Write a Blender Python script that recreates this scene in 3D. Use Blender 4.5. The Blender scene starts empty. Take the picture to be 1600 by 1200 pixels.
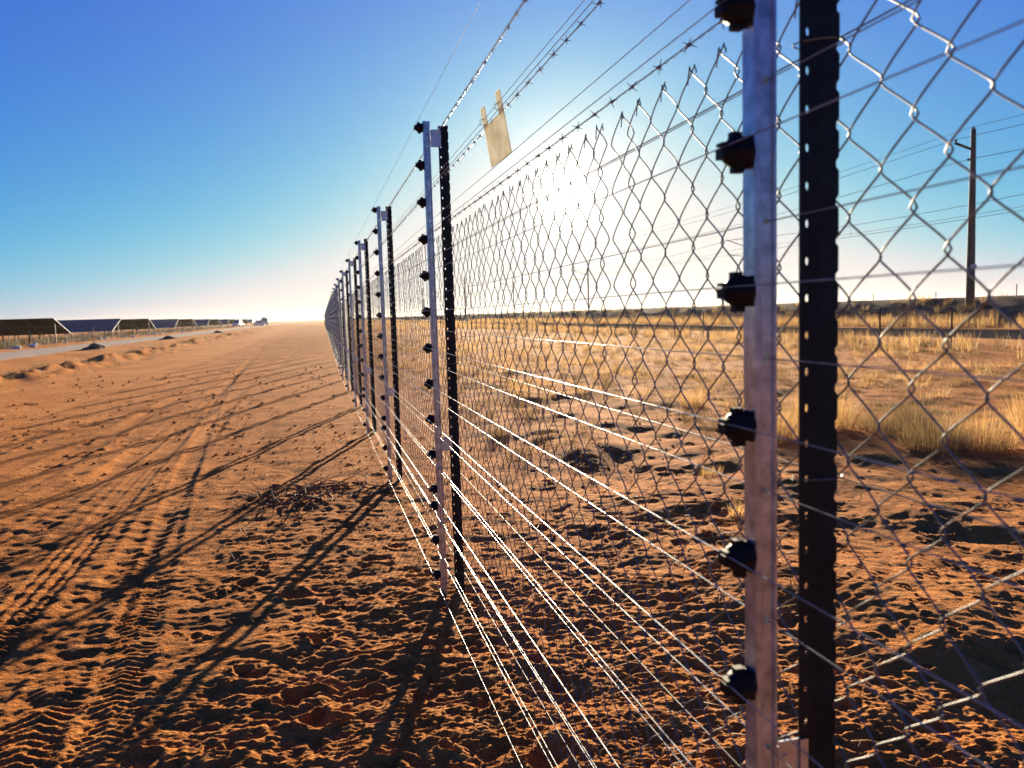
import bpy, math, random
import numpy as np
from mathutils import Vector, Matrix

random.seed(7)
RNG = np.random.default_rng(11)
sc = bpy.context.scene
COL = sc.collection

# ------------------------------------------------------------------ camera
CAM = (-0.666, 0.0, 1.4414)
YAW, PITCH, ROLL = 0.2398, -0.0882, -0.0304
fwd = Vector((math.sin(YAW) * math.cos(PITCH), math.cos(YAW) * math.cos(PITCH), math.sin(PITCH)))
rgt0 = Vector((math.cos(YAW), -math.sin(YAW), 0))
up0 = rgt0.cross(fwd)
rgt = math.cos(ROLL) * rgt0 + math.sin(ROLL) * up0
upv = -math.sin(ROLL) * rgt0 + math.cos(ROLL) * up0
cd = bpy.data.cameras.new("camera")
cam = bpy.data.objects.new("camera", cd)
COL.objects.link(cam)
cam.matrix_world = Matrix(((rgt.x, upv.x, -fwd.x, CAM[0]), (rgt.y, upv.y, -fwd.y, CAM[1]),
                           (rgt.z, upv.z, -fwd.z, CAM[2]), (0, 0, 0, 1)))
cd.sensor_width = 36.0
cd.lens = 1243.96 / 1600 * 36
cd.clip_start, cd.clip_end = 0.05, 9000
cd.dof.use_dof = True
cd.dof.focus_distance = 3.6
cd.dof.aperture_fstop = 5.6
sc.camera = cam

# ------------------------------------------------------------------ sky, sun, exposure
SUN_EL, SUN_AZ = math.radians(8.37), math.radians(18.0)      # azimuth from +Y towards +X
SUNV = Vector((math.cos(SUN_EL) * math.sin(SUN_AZ), math.cos(SUN_EL) * math.cos(SUN_AZ), math.sin(SUN_EL)))
world = bpy.data.worlds.new("World")
sc.world = world
world.use_nodes = True
wn, wl = world.node_tree.nodes, world.node_tree.links
wn.clear()
sky = wn.new("ShaderNodeTexSky")
sky.sky_type = 'NISHITA'
sky.sun_disc = False
sky.sun_elevation = SUN_EL
sky.sun_rotation = SUN_AZ
sky.altitude = 1000
sky.air_density = 1.0
sky.dust_density = 0.6
sky.ozone_density = 2.0
bg = wn.new("ShaderNodeBackground")
bg.inputs['Strength'].default_value = 0.05
def wmath(op, a, b=None):
    n = wn.new("ShaderNodeMath"); n.operation = op
    for i, v in enumerate((a, b)):
        if v is None: continue
        if isinstance(v, (int, float)): n.inputs[i].default_value = v
        else: wl.new(v, n.inputs[i])
    return n.outputs[0]
# camera-like colour response: one power curve per channel over the whole sky
SKY_K = 0.10
sep = wn.new("ShaderNodeSeparateColor"); comb = wn.new("ShaderNodeCombineColor")
wl.new(sky.outputs[0], sep.inputs[0])
for i, (g_, c_, m_) in enumerate(((2.30, 0.76, 0.77), (1.38, 0.95, 0.75), (1.10, 2.35, 0.72))):     # power, gain, shoulder
    p_ = wn.new("ShaderNodeMath"); p_.operation = 'MULTIPLY'; wl.new(sep.outputs[i], p_.inputs[0]); p_.inputs[1].default_value = SKY_K
    q_ = wn.new("ShaderNodeMath"); q_.operation = 'POWER'; wl.new(p_.outputs[0], q_.inputs[0]); q_.inputs[1].default_value = g_
    r_ = wn.new("ShaderNodeMath"); r_.operation = 'MULTIPLY'; wl.new(q_.outputs[0], r_.inputs[0]); r_.inputs[1].default_value = c_
    x4 = wmath('POWER', wmath('ADD', wmath('POWER', wmath('DIVIDE', r_.outputs[0], m_), 4.0), 1.0), 0.25)
    wl.new(wmath('MULTIPLY', wmath('DIVIDE', r_.outputs[0], x4), 1 / (0.05 * 2 ** 1.95)), comb.inputs[i])
wl.new(comb.outputs[0], bg.inputs['Color'])
# the sun's own disc and aureole, a function of the angle from the sun only
geo = wn.new("ShaderNodeTexCoord")
dot = wn.new("ShaderNodeVectorMath"); dot.operation = 'DOT_PRODUCT'
nrm = wn.new("ShaderNodeVectorMath"); nrm.operation = 'NORMALIZE'
wl.new(geo.outputs['Generated'], nrm.inputs[0])
wl.new(nrm.outputs[0], dot.inputs[0])
dot.inputs[1].default_value = SUNV
ang = wmath('ARCCOSINE', wmath('MINIMUM', dot.outputs['Value'], 0.9999999))
core = wmath('MULTIPLY', wmath('EXPONENT', wmath('MULTIPLY', wmath('POWER', wmath('DIVIDE', ang, 0.032), 2.0), -1.0)), 5.0)
halo = wmath('MULTIPLY', wmath('EXPONENT', wmath('DIVIDE', ang, -0.05)), 1.3)
glow = wmath('ADD', wmath('ADD', core, halo), wmath('MULTIPLY', wmath('EXPONENT', wmath('DIVIDE', ang, -0.40)), 0.30))
bg2 = wn.new("ShaderNodeBackground")
bg2.inputs['Color'].default_value = (1.0, 0.92, 0.74, 1)
wl.new(wmath('MULTIPLY', glow, 0.185), bg2.inputs['Strength'])
addw = wn.new("ShaderNodeAddShader")
wl.new(bg.outputs[0], addw.inputs[0]); wl.new(bg2.outputs[0], addw.inputs[1])
wo = wn.new("ShaderNodeOutputWorld")
wl.new(addw.outputs[0], wo.inputs['Surface'])

sd = bpy.data.lights.new("sun", 'SUN')
sd.energy = 5.0
sd.angle = math.radians(0.45)
sd.color = (1.0, 0.84, 0.60)
sun = bpy.data.objects.new("sun", sd)
COL.objects.link(sun)
sun.rotation_euler = (-SUNV).to_track_quat('-Z', 'Y').to_euler()
sun.location = (20, 60, 30)

sc.view_settings.view_transform = 'Standard'
sc.view_settings.look = 'None'
sc.view_settings.exposure = 1.95
sc.view_settings.gamma = 1.0
sc.view_settings.use_curve_mapping = False
sc.render.engine = 'CYCLES'
sc.cycles.use_denoising = True
sc.cycles.max_bounces = 6
sc.cycles.transparent_max_bounces = 8
sc.cycles.sample_clamp_indirect = 4.0

# ------------------------------------------------------------------ helpers
def tag(o, label=None, cat=None, group=None, kind=None):
    if label: o["label"] = label
    if cat: o["category"] = cat
    if group: o["group"] = group
    if kind: o["kind"] = kind
    return o

def empty(name, loc=(0, 0, 0), rz=0.0):
    o = bpy.data.objects.new(name, None)
    o.empty_display_size = 0.1
    o.location = loc
    o.rotation_euler = (0, 0, rz)
    COL.objects.link(o)
    return o

class MB:
    """collects vertices and faces as numpy arrays"""
    def __init__(s): s.v = []; s.f = []; s.n = 0
    def add(s, v, f):
        v = np.asarray(v, dtype=np.float64).reshape(-1, 3)
        s.v.append(v); s.f += [tuple(int(i) + s.n for i in q) for q in f]; s.n += len(v)
        return s
    def box(s, x0, x1, y0, y1, z0, z1):
        v = [(x0,y0,z0),(x1,y0,z0),(x1,y1,z0),(x0,y1,z0),(x0,y0,z1),(x1,y0,z1),(x1,y1,z1),(x0,y1,z1)]
        return s.add(v, [(3,2,1,0),(4,5,6,7),(0,1,5,4),(1,2,6,5),(2,3,7,6),(3,0,4,7)])
    def tube(s, pts, r, sides=5, cap=True):
        v, f = tube(pts, r, sides, cap)
        return s.add(v, f)
    def lathe(s, prof, seg=12, axis='x', origin=(0, 0, 0)):
        v = []; f = []
        for a, r in prof:
            for k in range(seg):
                t = 2 * math.pi * k / seg
                c, q = r * math.cos(t), r * math.sin(t)
                p = (a, c, q) if axis == 'x' else ((c, a, q) if axis == 'y' else (c, q, a))
                v.append([p[i] + origin[i] for i in range(3)])
        m = len(prof)
        for i in range(m - 1):
            for k in range(seg):
                f.append((i*seg+k, i*seg+(k+1) % seg, (i+1)*seg+(k+1) % seg, (i+1)*seg+k))
        f.append(tuple(range(seg))[::-1]); f.append(tuple((m-1)*seg + k for k in range(seg)))
        return s.add(v, f)
    def mesh(s, name, mat=None, smooth=False):
        me = bpy.data.meshes.new(name)
        V = np.concatenate(s.v) if s.v else np.zeros((0, 3))
        me.from_pydata(V.tolist(), [], s.f)
        if smooth: me.polygons.foreach_set("use_smooth", [True] * len(me.polygons))
        if mat: me.materials.append(mat)
        me.update()
        return me
    def build(s, name, mat, parent=None, smooth=False, loc=None):
        return put(name, s.mesh(name, mat, smooth), parent, loc)

def put(name, me, parent=None, loc=None):
    o = bpy.data.objects.new(name, me)
    COL.objects.link(o)
    if loc is not None: o.location = loc
    if parent: o.parent = parent
    return o

def tube(pts, r, sides=5, cap=True):
    P = np.asarray(pts, dtype=np.float64)
    n = len(P)
    T = np.gradient(P, axis=0)
    T /= np.linalg.norm(T, axis=1)[:, None] + 1e-12
    ref = np.array([0, 0, 1.0]) if abs(T[:, 2]).mean() < 0.8 else np.array([1.0, 0, 0])
    A = np.cross(T, ref); A /= np.linalg.norm(A, axis=1)[:, None] + 1e-12
    B = np.cross(A, T)
    R = np.broadcast_to(np.asarray(r, dtype=np.float64), (n,))
    th = np.arange(sides) * 2 * math.pi / sides
    V = P[:, None, :] + R[:, None, None] * (np.cos(th)[None, :, None] * A[:, None, :] + np.sin(th)[None, :, None] * B[:, None, :])
    F = []
    for i in range(n - 1):
        for k in range(sides):
            k2 = (k + 1) % sides
            F.append((i*sides+k, i*sides+k2, (i+1)*sides+k2, (i+1)*sides+k))
    if cap:
        F.append(tuple(range(sides))[::-1]); F.append(tuple((n-1)*sides + k for k in range(sides)))
    return V.reshape(-1, 3), F

def np_mesh(name, V, Q, mat, smooth=False):
    """fast quad / tri mesh from numpy (Q: n x 3 or n x 4)"""
    V = np.asarray(V, dtype=np.float32); Q = np.asarray(Q, dtype=np.int32)
    k = Q.shape[1]
    me = bpy.data.meshes.new(name)
    me.vertices.add(len(V)); me.vertices.foreach_set("co", V.ravel())
    me.loops.add(Q.size); me.loops.foreach_set("vertex_index", Q.ravel())
    me.polygons.add(len(Q)); me.polygons.foreach_set("loop_start", np.arange(0, Q.size, k, dtype=np.int32))
    if smooth: me.polygons.foreach_set("use_smooth", np.ones(len(Q), dtype=bool))
    me.materials.append(mat)
    me.update(calc_edges=True)
    me.validate()
    return me

# --- gradient noise in numpy
def perlin(x, y, seed=0):
    xi = np.floor(x).astype(np.int64); yi = np.floor(y).astype(np.int64)
    xf, yf = x - xi, y - yi
    def grad(ix, iy):
        h = (ix * 374761393 + iy * 668265263 + seed * 974634777) & 0xFFFFFFFF
        h = ((h ^ (h >> 13)) * 1274126177) & 0xFFFFFFFF
        h = (h ^ (h >> 16)) & 0xFFFF
        a = h * (2 * math.pi / 65536.0)
        return np.cos(a), np.sin(a)
    u = xf*xf*xf*(xf*(xf*6-15)+10); v = yf*yf*yf*(yf*(yf*6-15)+10)
    def g(ix, iy, dx, dy):
        c, s_ = grad(ix, iy); return c*dx + s_*dy
    n00 = g(xi, yi, xf, yf); n10 = g(xi+1, yi, xf-1, yf)
    n01 = g(xi, yi+1, xf, yf-1); n11 = g(xi+1, yi+1, xf-1, yf-1)
    return 1.5 * ((n00*(1-u)+n10*u)*(1-v) + (n01*(1-u)+n11*u)*v)

def hash01(ix, iy, seed):
    h = (ix * 73856093 + iy * 19349663 + seed * 83492791) & 0xFFFFFFFF
    h = ((h ^ (h >> 15)) * 2246822519) & 0xFFFFFFFF
    h = ((h ^ (h >> 13)) * 3266489917) & 0xFFFFFFFF
    return ((h ^ (h >> 16)) & 0xFFFFF) / float(0x100000)

def sstep(a, b, x):
    t = np.clip((x - a) / (b - a), 0, 1); return t*t*(3-2*t)

def pits(x, y, cell, rmin, rmax, depth, prob, seed):
    """scattered trodden hollows with a pushed-up rim on one side"""
    out = np.zeros_like(x)
    cx = np.floor(x / cell).astype(np.int64); cy = np.floor(y / cell).astype(np.int64)
    for ox in (-1, 0, 1):
        for oy in (-1, 0, 1):
            ix, iy = cx + ox, cy + oy
            on = hash01(ix, iy, seed + 1) < prob
            px = (ix + hash01(ix, iy, seed + 2)) * cell; py = (iy + hash01(ix, iy, seed + 3)) * cell
            rr = rmin + (rmax - rmin) * hash01(ix, iy, seed + 4)
            a = hash01(ix, iy, seed + 5) * math.pi
            ca, sa = np.cos(a), np.sin(a)
            dx, dy = x - px, y - py
            e = 0.55 + 0.4 * hash01(ix, iy, seed + 6)
            q = np.sqrt((dx*ca + dy*sa)**2 + ((-dx*sa + dy*ca)/e)**2) / rr
            d = -np.exp(-(q/0.75)**4) + 0.55*np.exp(-((q-1.15)/0.28)**2)
            out += np.where(on, d * depth * (0.5 + 0.9*hash01(ix, iy, seed + 7)), 0)
    return out

# tyre tracks: (x at y=0, slope dx/dy, bend, width, bar period, depth)
TRACKS = [(-1.55, -0.060, 0.0012, 0.24, 0.055, 0.008), (-2.05, -0.035, 0.0000, 0.22, 0.050, 0.007),
          (-2.75, 0.010, -0.0006, 0.26, 0.062, 0.008), (-3.25, -0.015, 0.0004, 0.24, 0.055, 0.007),
          (-3.85, 0.030, 0.0003, 0.26, 0.060, 0.008), (-4.60, 0.015, 0.0, 0.24, 0.055, 0.008),
          (-5.30, 0.000, 0.0006, 0.28, 0.070, 0.009), (-1.15, -0.110, 0.0016, 0.20, 0.048, 0.006),
          (-3.4, 0.085, -0.0010, 0.24, 0.055, 0.007), (-6.2, 0.02, 0.0003, 0.26, 0.06, 0.008)]

def ground_h(x, y, d=None):
    """height of the ground; d = local sampling distance (details finer than that are faded)"""
    if d is None: d = np.full_like(x, 0.02)
    h = 0.06*perlin(x*0.05+3, y*0.05, 1) + 0.025*perlin(x*0.31, y*0.23, 2)
    near = np.exp(-(x/0.9)**2)
    h *= (1 - 0.75*near)
    road = sstep(-14.0, -15.2, x) * sstep(-20.6, -19.4, x)
    strack = sstep(21.6, 22.8, x) * sstep(31.8, 30.8, x)
    flat = 1 - np.maximum(road, strack)
    trackz = sstep(-0.9, -1.9, x) * sstep(-6.6, -4.9, x)
    wob = 0.35 * perlin(x*0.7, y*0.35, 5)
    lump = np.clip(1 - 0.72*sstep(0.15, 0.85, trackz + wob*trackz), 0.35, 1)
    rgtz = sstep(0.2, 2.0, x)
    def fade(freq): return 1 - sstep(0.30, 0.60, freq * d)
    h += flat * rgtz * (0.075*perlin(x*0.8, y*0.62, 8) + 0.03*np.abs(perlin(x*1.9, y*1.5, 9))) * fade(1.5)
    h += flat * sstep(-6.5, -9, x) * 0.07*perlin(x*0.7, y*0.5, 18)
    w1 = x + 0.10*perlin(x*2.1, y*2.1, 31); w2 = y + 0.10*perlin(x*2.1, y*2.1, 32)
    trod = np.exp(-((x+0.55)/0.85)**2) * sstep(7.5, 3.5, y) + 0.5*sstep(0.4, 1.2, x)*sstep(7, 3, y)
    h += flat * lump * (0.011 + 0.011*trod)*perlin(w1*2.6, w2*3.2, 3) * fade(3)
    vary = 0.45 + 1.1*sstep(-0.35, 0.45, perlin(x*0.8, y*0.7, 63))
    h += flat * (0.45 + 0.55*lump) * 0.009*(0.5-np.abs(perlin(w1*5.2, w2*7.0, 4))) * fade(7)
    h += flat * (0.55+0.45*lump) * 0.0058*vary*perlin(w1*10, w2*15, 6) * fade(13)
    h += flat * (0.60+0.40*lump) * 0.0056*vary*perlin(x*21, y*30, 7) * fade(28)
    h += flat * 0.0046*perlin(x*44, y*60, 10) * fade(58) + flat * 0.0022*perlin(x*85, y*95, 11) * fade(90)
    # swept streaks along the track and wind-laid ripples between
    h += trackz * (0.010*perlin(x*5.5 + 0.6*perlin(x*0.3, y*0.2, 51), y*0.28, 50) + 0.007*perlin(x*2.1, y*0.12, 52)) * fade(3)
    h += flat * (0.007 + 0.014*rgtz + 0.012*sstep(-4.5, -7, x))*perlin(x*0.9, y*1.5, 53) * fade(1.3) * (1-0.6*near)
    h += flat * (0.006 + 0.006*rgtz + 0.012*sstep(-4.0, -6.5, x))*perlin(x*1.9, y*3.0, 54) * fade(2.6) * (1-0.6*near)
    h += flat * trackz * 0.0085*perlin(x*8, y*11, 55) * fade(10) + flat * trackz * 0.0026*perlin(x*26, y*30, 56) * fade(28)
    pz = sstep(0.35, 0.8, lump) * flat
    patch = sstep(-0.15, 0.25, perlin(x*0.55, y*0.55, 40))
    h += pz * (0.15+0.25*patch+0.6*trod) * pits(x + 0.045*perlin(x*9, y*9, 57), y + 0.045*perlin(x*9, y*9, 58), 0.30, 0.04, 0.10, 0.021, 0.5, 100) * fade(7)
    h += pz * (0.6+0.4*trod) * pits(x + 0.02*perlin(x*20, y*20, 59), y + 0.02*perlin(x*20, y*20, 61), 0.13, 0.02, 0.045, 0.010, 0.5, 200) * fade(14)
    far_tr = flat * sstep(-0.8, -1.6, x) * sstep(4.5, 9.0, y)
    wx, wy = x + 0.12*perlin(x*3, y*3, 64), y + 0.12*perlin(x*3, y*3, 65)
    pch = 0.35 + 0.65*sstep(-0.2, 0.3, perlin(x*0.35, y*0.25, 66))
    h += far_tr * pch * pits(wx, wy, 0.55, 0.06, 0.16, 0.018, 0.6, 300) * fade(2.6)
    h += far_tr * (pch + 0.6*sstep(-4.5, -6.5, x)) * sstep(8, 15, y) * pits(wx, wy, 1.3, 0.18, 0.42, 0.030, 0.45, 400) * fade(1.3)
    # wheel ruts and tread bars
    for i, (x0, b, c, w, per, dep) in enumerate(TRACKS):
        xc = x0 + b*y + c*y*y
        u = (x - xc)/(w*0.5)
        m = np.exp(-np.abs(u)**6)
        wear = sstep(-0.25, 0.2, perlin(x*0.5 + 9*i, y*0.42, 60+i))
        k = trackz * m * flat
        h += k * (-0.009) + trackz * flat * 0.005*np.exp(-((np.abs(u)-1.25)/0.22)**2)
        bars = np.sin(2*math.pi*(y + 0.35*w*np.abs(u))/per)
        h += k * wear * dep * 0.62 * (0.55 + 0.9*np.clip(perlin(x*7, y*7, 62+i) + 0.35, 0, 1)) * np.clip(bars*1.8, -1, 1) * (1 - sstep(0.28, 0.5, d/per))
        ribs = np.cos(2*math.pi*u*1.6)
        h += (k if i % 4 == 1 else 0*k) * (1-0.7*wear) * 0.006*ribs * (1 - sstep(0.1, 0.3, d*0.4/0.1))
    # bank of graded soil on the far side of the track
    bk = np.exp(-((x + 9.2 + 1.1*perlin(y*0.11, y*0.0+2, 70))/0.9)**2) * sstep(9, 20, y)
    h += bk * (0.13 + 0.17*perlin(x*0.9, y*0.5, 71) + 0.17*perlin(x*2.1, y*1.7, 72)) * (1-road)
    return h

def gz(x, y):
    return float(ground_h(np.array([float(x)]), np.array([float(y)]))[0])

def FX(y):                       # the fence bends a touch to the right far away
    return 0.010 * max(0.0, y - 20.0)

# ------------------------------------------------------------------ materials
def new_mat(name):
    m = bpy.data.materials.new(name); m.use_nodes = True
    nt = m.node_tree
    return m, nt.nodes, nt.links, nt.nodes["Principled BSDF"]

def noise_node(n, l, scale, detail=4, rough=0.6, vec=None):
    t = n.new("ShaderNodeTexNoise")
    t.inputs['Scale'].default_value = scale; t.inputs['Detail'].default_value = detail; t.inputs['Roughness'].default_value = rough
    if vec is not None: l.new(vec, t.inputs['Vector'])
    return t.outputs['Fac']

def ramp(n, l, fac, stops):
    r = n.new("ShaderNodeValToRGB")
    el = r.color_ramp.elements
    while len(el) < len(stops): el.new(0.5)
    for e, (p, c) in zip(el, stops): e.position = p; e.color = (*c, 1)
    l.new(fac, r.inputs[0]); return r.outputs[0]

def mixc(n, l, fac, a, b, mode='MIX'):
    m = n.new("ShaderNodeMix"); m.data_type = 'RGBA'; m.blend_type = mode
    for v, s_ in ((fac, m.inputs[0]), (a, m.inputs[6]), (b, m.inputs[7])):
        if isinstance(v, (int, float)): s_.default_value = v
        elif isinstance(v, tuple): s_.default_value = (*v, 1)
        else: l.new(v, s_)
    return m.outputs[2]

def bump(n, l, bsdf, h, strength, dist):
    b = n.new("ShaderNodeBump"); b.inputs['Strength'].default_value = strength; b.inputs['Distance'].default_value = dist
    l.new(h, b.inputs['Height']); l.new(b.outputs[0], bsdf.inputs['Normal'])

def mat_simple(name, col, rough=0.6, metal=0.0, var=0.0, scale=20, bumpd=0.0, spec=0.5):
    m, n, l, b = new_mat(name)
    b.inputs['Roughness'].default_value = rough; b.inputs['Metallic'].default_value = metal
    b.inputs['Specular IOR Level'].default_value = spec
    if var > 0:
        tc = n.new("ShaderNodeTexCoord")
        f = noise_node(n, l, scale, 5, 0.6, tc.outputs['Object'])
        lo = tuple(c*(1-var) for c in col); hi = tuple(min(1, c*(1+var)) for c in col)
        l.new(ramp(n, l, f, [(0.3, lo), (0.7, hi)]), b.inputs['Base Color'])
        if bumpd: bump(n, l, b, f, 0.6, bumpd)
    else:
        b.inputs['Base Color'].default_value = (*col, 1)
    return m

def mat_sand(name, c1, c2, c3, spec=0.03):
    m, n, l, b = new_mat(name)
    tc = n.new("ShaderNodeTexCoord"); v = tc.outputs['Object']
    big = noise_node(n, l, 0.6, 5, 0.6, v); med = noise_node(n, l, 7.0, 6, 0.65, v); fine = noise_node(n, l, 160.0, 4, 0.7, v)
    base = mixc(n, l, ramp(n, l, big, [(0.38, (0, 0, 0)), (0.64, (1, 1, 1))]), c1, c2)
    base = mixc(n, l, ramp(n, l, med, [(0.50, (0, 0, 0)), (0.72, (0.75, 0.75, 0.75))]), base, c3)
    grain = ramp(n, l, fine, [(0.3, (0.62, 0.60, 0.58)), (0.7, (1.25, 1.25, 1.25))])
    l.new(mixc(n, l, 0.8, base, grain, 'MULTIPLY'), b.inputs['Base Color'])
    b.inputs['Roughness'].default_value = 1.0; b.inputs['Specular IOR Level'].default_value = spec
    mx = n.new("ShaderNodeMath"); mx.operation = 'MULTIPLY_ADD'
    l.new(noise_node(n, l, 60.0, 4, 0.6, v), mx.inputs[0]); mx.inputs[1].default_value = 2.0; l.new(fine, mx.inputs[2])
    m2 = n.new("ShaderNodeMath"); m2.operation = 'MULTIPLY_ADD'
    l.new(noise_node(n, l, 15.0, 3, 0.6, v), m2.inputs[0]); m2.inputs[1].default_value = 3.0; l.new(mx.outputs[0], m2.inputs[2]); mx = m2
    bump(n, l, b, mx.outputs[0], 0.9, 0.010)
    return m

def mat_grass(name, stops, trans=0.45):
    m, n, l, b = new_mat(name)
    g = n.new("ShaderNodeNewGeometry")
    c = ramp(n, l, g.outputs['Random Per Island'], stops)
    l.new(c, b.inputs['Base Color']); b.inputs['Roughness'].default_value = 0.6; b.inputs['Specular IOR Level'].default_value = 0.3
    t = n.new("ShaderNodeBsdfTranslucent"); l.new(c, t.inputs['Color'])
    ms = n.new("ShaderNodeMixShader"); ms.inputs[0].default_value = trans
    l.new(b.outputs[0], ms.inputs[1]); l.new(t.outputs[0], ms.inputs[2])
    l.new(ms.outputs[0], n["Material Output"].inputs['Surface'])
    return m

M_SAND = mat_sand("red_sand", (0.55, 0.205, 0.048), (0.41, 0.140, 0.031), (0.66, 0.315, 0.100))
M_ROAD = mat_sand("grey_gravel", (0.42, 0.34, 0.27), (0.36, 0.29, 0.23), (0.46, 0.39, 0.32))
M_STRACK = mat_sand("service_track_gravel", (0.045, 0.045, 0.048), (0.036, 0.036, 0.038), (0.060, 0.058, 0.058), 0.0)
M_EMB = mat_sand("embankment_soil", (0.16, 0.11, 0.075), (0.12, 0.085, 0.06), (0.22, 0.15, 0.09))
M_GALV = mat_simple("galvanised_steel", (0.42, 0.46, 0.50), 0.30, 0.72, 0.40, 46, 0.0006)
M_BRACKET = mat_simple("galvanised_plate", (0.50, 0.52, 0.54), 0.42, 0.9, 0.15, 60)
M_PICKET = mat_simple("black_bitumen_paint", (0.005, 0.010, 0.012), 0.5, 0.0, 0.5, 40, 0, 0.25)
M_INS = mat_simple("black_plastic", (0.008, 0.008, 0.009), 0.55, 0.0, 0, 20, 0, 0.15)
M_WIRE = mat_simple("bright_wire", (0.30, 0.31, 0.31), 0.42, 1.0, 0.4, 3)
M_MESHW = mat_simple("zinc_mesh_wire", (0.19, 0.19, 0.185), 0.58, 0.85, 0.2, 90)
M_BARB = mat_simple("zinc_barbed_wire", (0.26, 0.26, 0.26), 0.5, 0.9)
M_GRASS = mat_grass("dry_grass_blades", [(0.0, (0.26, 0.13, 0.04)), (0.35, (0.46, 0.26, 0.085)), (0.7, (0.58, 0.37, 0.14)), (1.0, (0.68, 0.50, 0.25))], 0.5)
M_GRASSD = mat_grass("dry_scrub_blades", [(0.0, (0.09, 0.06, 0.03)), (0.5, (0.20, 0.13, 0.055)), (1.0, (0.36, 0.24, 0.10))], 0.4)
M_SCRUB = mat_grass("scrub_leaves", [(0.0, (0.045, 0.04, 0.022)), (0.5, (0.085, 0.072, 0.035)), (1.0, (0.16, 0.12, 0.055))], 0.3)
M_TWIG = mat_simple("dead_twig", (0.19, 0.12, 0.06), 0.85, 0, 0.35, 30, 0, 0.1)

# ------------------------------------------------------------------ ground sheet
def polar_ground():
    k = 1.4414 * 796.0
    rows = [0.25, 0.6, 1.0, 1.35, 1.6, 1.8]
    inv0, inv1 = 1/1.95, 1/70.0
    nr = int(k*(inv0-inv1)/0.78)
    rows += list(1/np.linspace(inv0, inv1, nr))
    r = 70.0
    while r < 2500:
        r *= 1.06 if r > 300 else 1.03
        rows.append(r)
    rows = np.array(rows)
    az = np.concatenate([np.arange(-26, 54, 0.118), np.arange(54, 334, 3.0)])
    az = np.radians(az)
    na, nrr = len(az), len(rows)
    R, A = np.meshgrid(rows, az, indexing='ij')
    X = CAM[0] + R*np.sin(A); Y = CAM[1] + R*np.cos(A)
    d = np.maximum(np.gradient(rows)[:, None]*np.ones_like(A), 0.001*R)
    dense = (A < math.radians(55)); d = np.where(dense, d, np.maximum(d, 0.04*R))
    Z = ground_h(X.ravel(), Y.ravel(), d.ravel()).reshape(X.shape)
    Z *= 1 - sstep(250, 600, R)
    V = np.stack([X, Y, Z], -1).reshape(-1, 3)
    i = np.arange(nrr-1)[:, None]; j = np.arange(na)[None, :]; j2 = (j+1) % na
    Q = np.stack([i*na+j, i*na+j2, (i+1)*na+j2, (i+1)*na+j], -1).reshape(-1, 4)
    Q = Q[:, ::-1]
    c = len(V)
    V = np.vstack([V, [[CAM[0], CAM[1], 0.0]]])
    cap = np.stack([np.full(na, c), np.arange(na), (np.arange(na)+1) % na], -1)[:, ::-1]
    me = np_mesh("ground", V, Q, M_SAND, True)
    # close the hole under the camera
    mb = MB(); mb.add(V[:na], [tuple(range(na))[::-1]])
    return me, mb
gme, gcap = polar_ground()
tag(put("ground", gme), kind="structure")
tag(gcap.build("ground_patch", M_SAND), kind="structure")

def strip(name, xa, xb, ya, yb, mat, dz, nx=9, ny=240):
    xs = np.linspace(xa, xb, nx); ys = ya + (yb-ya)*np.linspace(0, 1, ny)**2.2
    X, Y = np.meshgrid(xs, ys)
    edge = np.zeros_like(X)
    edge[:, 0] = 0.35*perlin(Y[:, 0]*0.22, Y[:, 0]*0+1, 3); edge[:, -1] = 0.35*perlin(Y[:, -1]*0.22, Y[:, -1]*0+7, 4)
    X = X + edge
    Z = ground_h(X.ravel(), Y.ravel(), np.full(X.size, 2.0)).reshape(X.shape) + dz
    Z[:, 0] -= dz*2.2; Z[:, -1] -= dz*2.2
    V = np.stack([X, Y, Z], -1).reshape(-1, 3)
    i = np.arange(ny-1)[:, None]; j = np.arange(nx-1)[None, :]
    Q = np.stack([i*nx+j, i*nx+j+1, (i+1)*nx+j+1, (i+1)*nx+j], -1).reshape(-1, 4)
    return tag(put(name, np_mesh(name, V, Q, mat, True)), kind="structure")
strip("gravel_road", -19.6, -14.8, -25, 700, M_ROAD, 0.035)
strip("service_road", 22.4, 31.0, -25, 700, M_STRACK, 0.035)

def embankment():
    prof = [(33.2, -0.25), (34.4, 0.12), (35.6, 0.75), (36.8, 1.36), (37.4, 1.56), (38.2, 1.60), (41.0, 1.62), (46.0, 1.62), (50.5, -0.25)]
    ys = -30 + 930*np.linspace(0, 1, 420)**2.0
    V = []
    for y in ys:
        for k, (x, z) in enumerate(prof):
            w = 1.0 if 0 < k < 5 else 0.15
            V.append((x + 0.35*w*float(perlin(np.array([y*0.3]), np.array([k*1.7]), 5)[0]), y,
                      z + 0.13*w*float(perlin(np.array([y*0.45]), np.array([k*2.3]), 6)[0])))
    n = len(prof); i = np.arange(len(ys)-1)[:, None]; j = np.arange(n-1)[None, :]
    Q = np.stack([i*n+j, i*n+j+1, (i+1)*n+j+1, (i+1)*n+j], -1).reshape(-1, 4)
    tag(put("railway_embankment", np_mesh("railway_embankment", V, Q, M_EMB, True)), kind="structure")
embankment()

# ------------------------------------------------------------------ fence layout
SP, Y1 = 3.0346, 0.9595
GX = -0.0856                                 # galvanised post, road side of the picket
N_POST = 72
POST_Y = [Y1 + SP*(k-1) for k in range(0, N_POST)]       # first one stands just behind the camera
INS_Z = [2.364 - 0.1805*i for i in range(11)] + [0.475, 0.295, 0.112]
EARTH_Z = [2.364 - 0.1805*(i+0.5) for i in range(11)] + [0.385, 0.205]
BARB_Z = [2.380, 2.140, 1.905]

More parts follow.
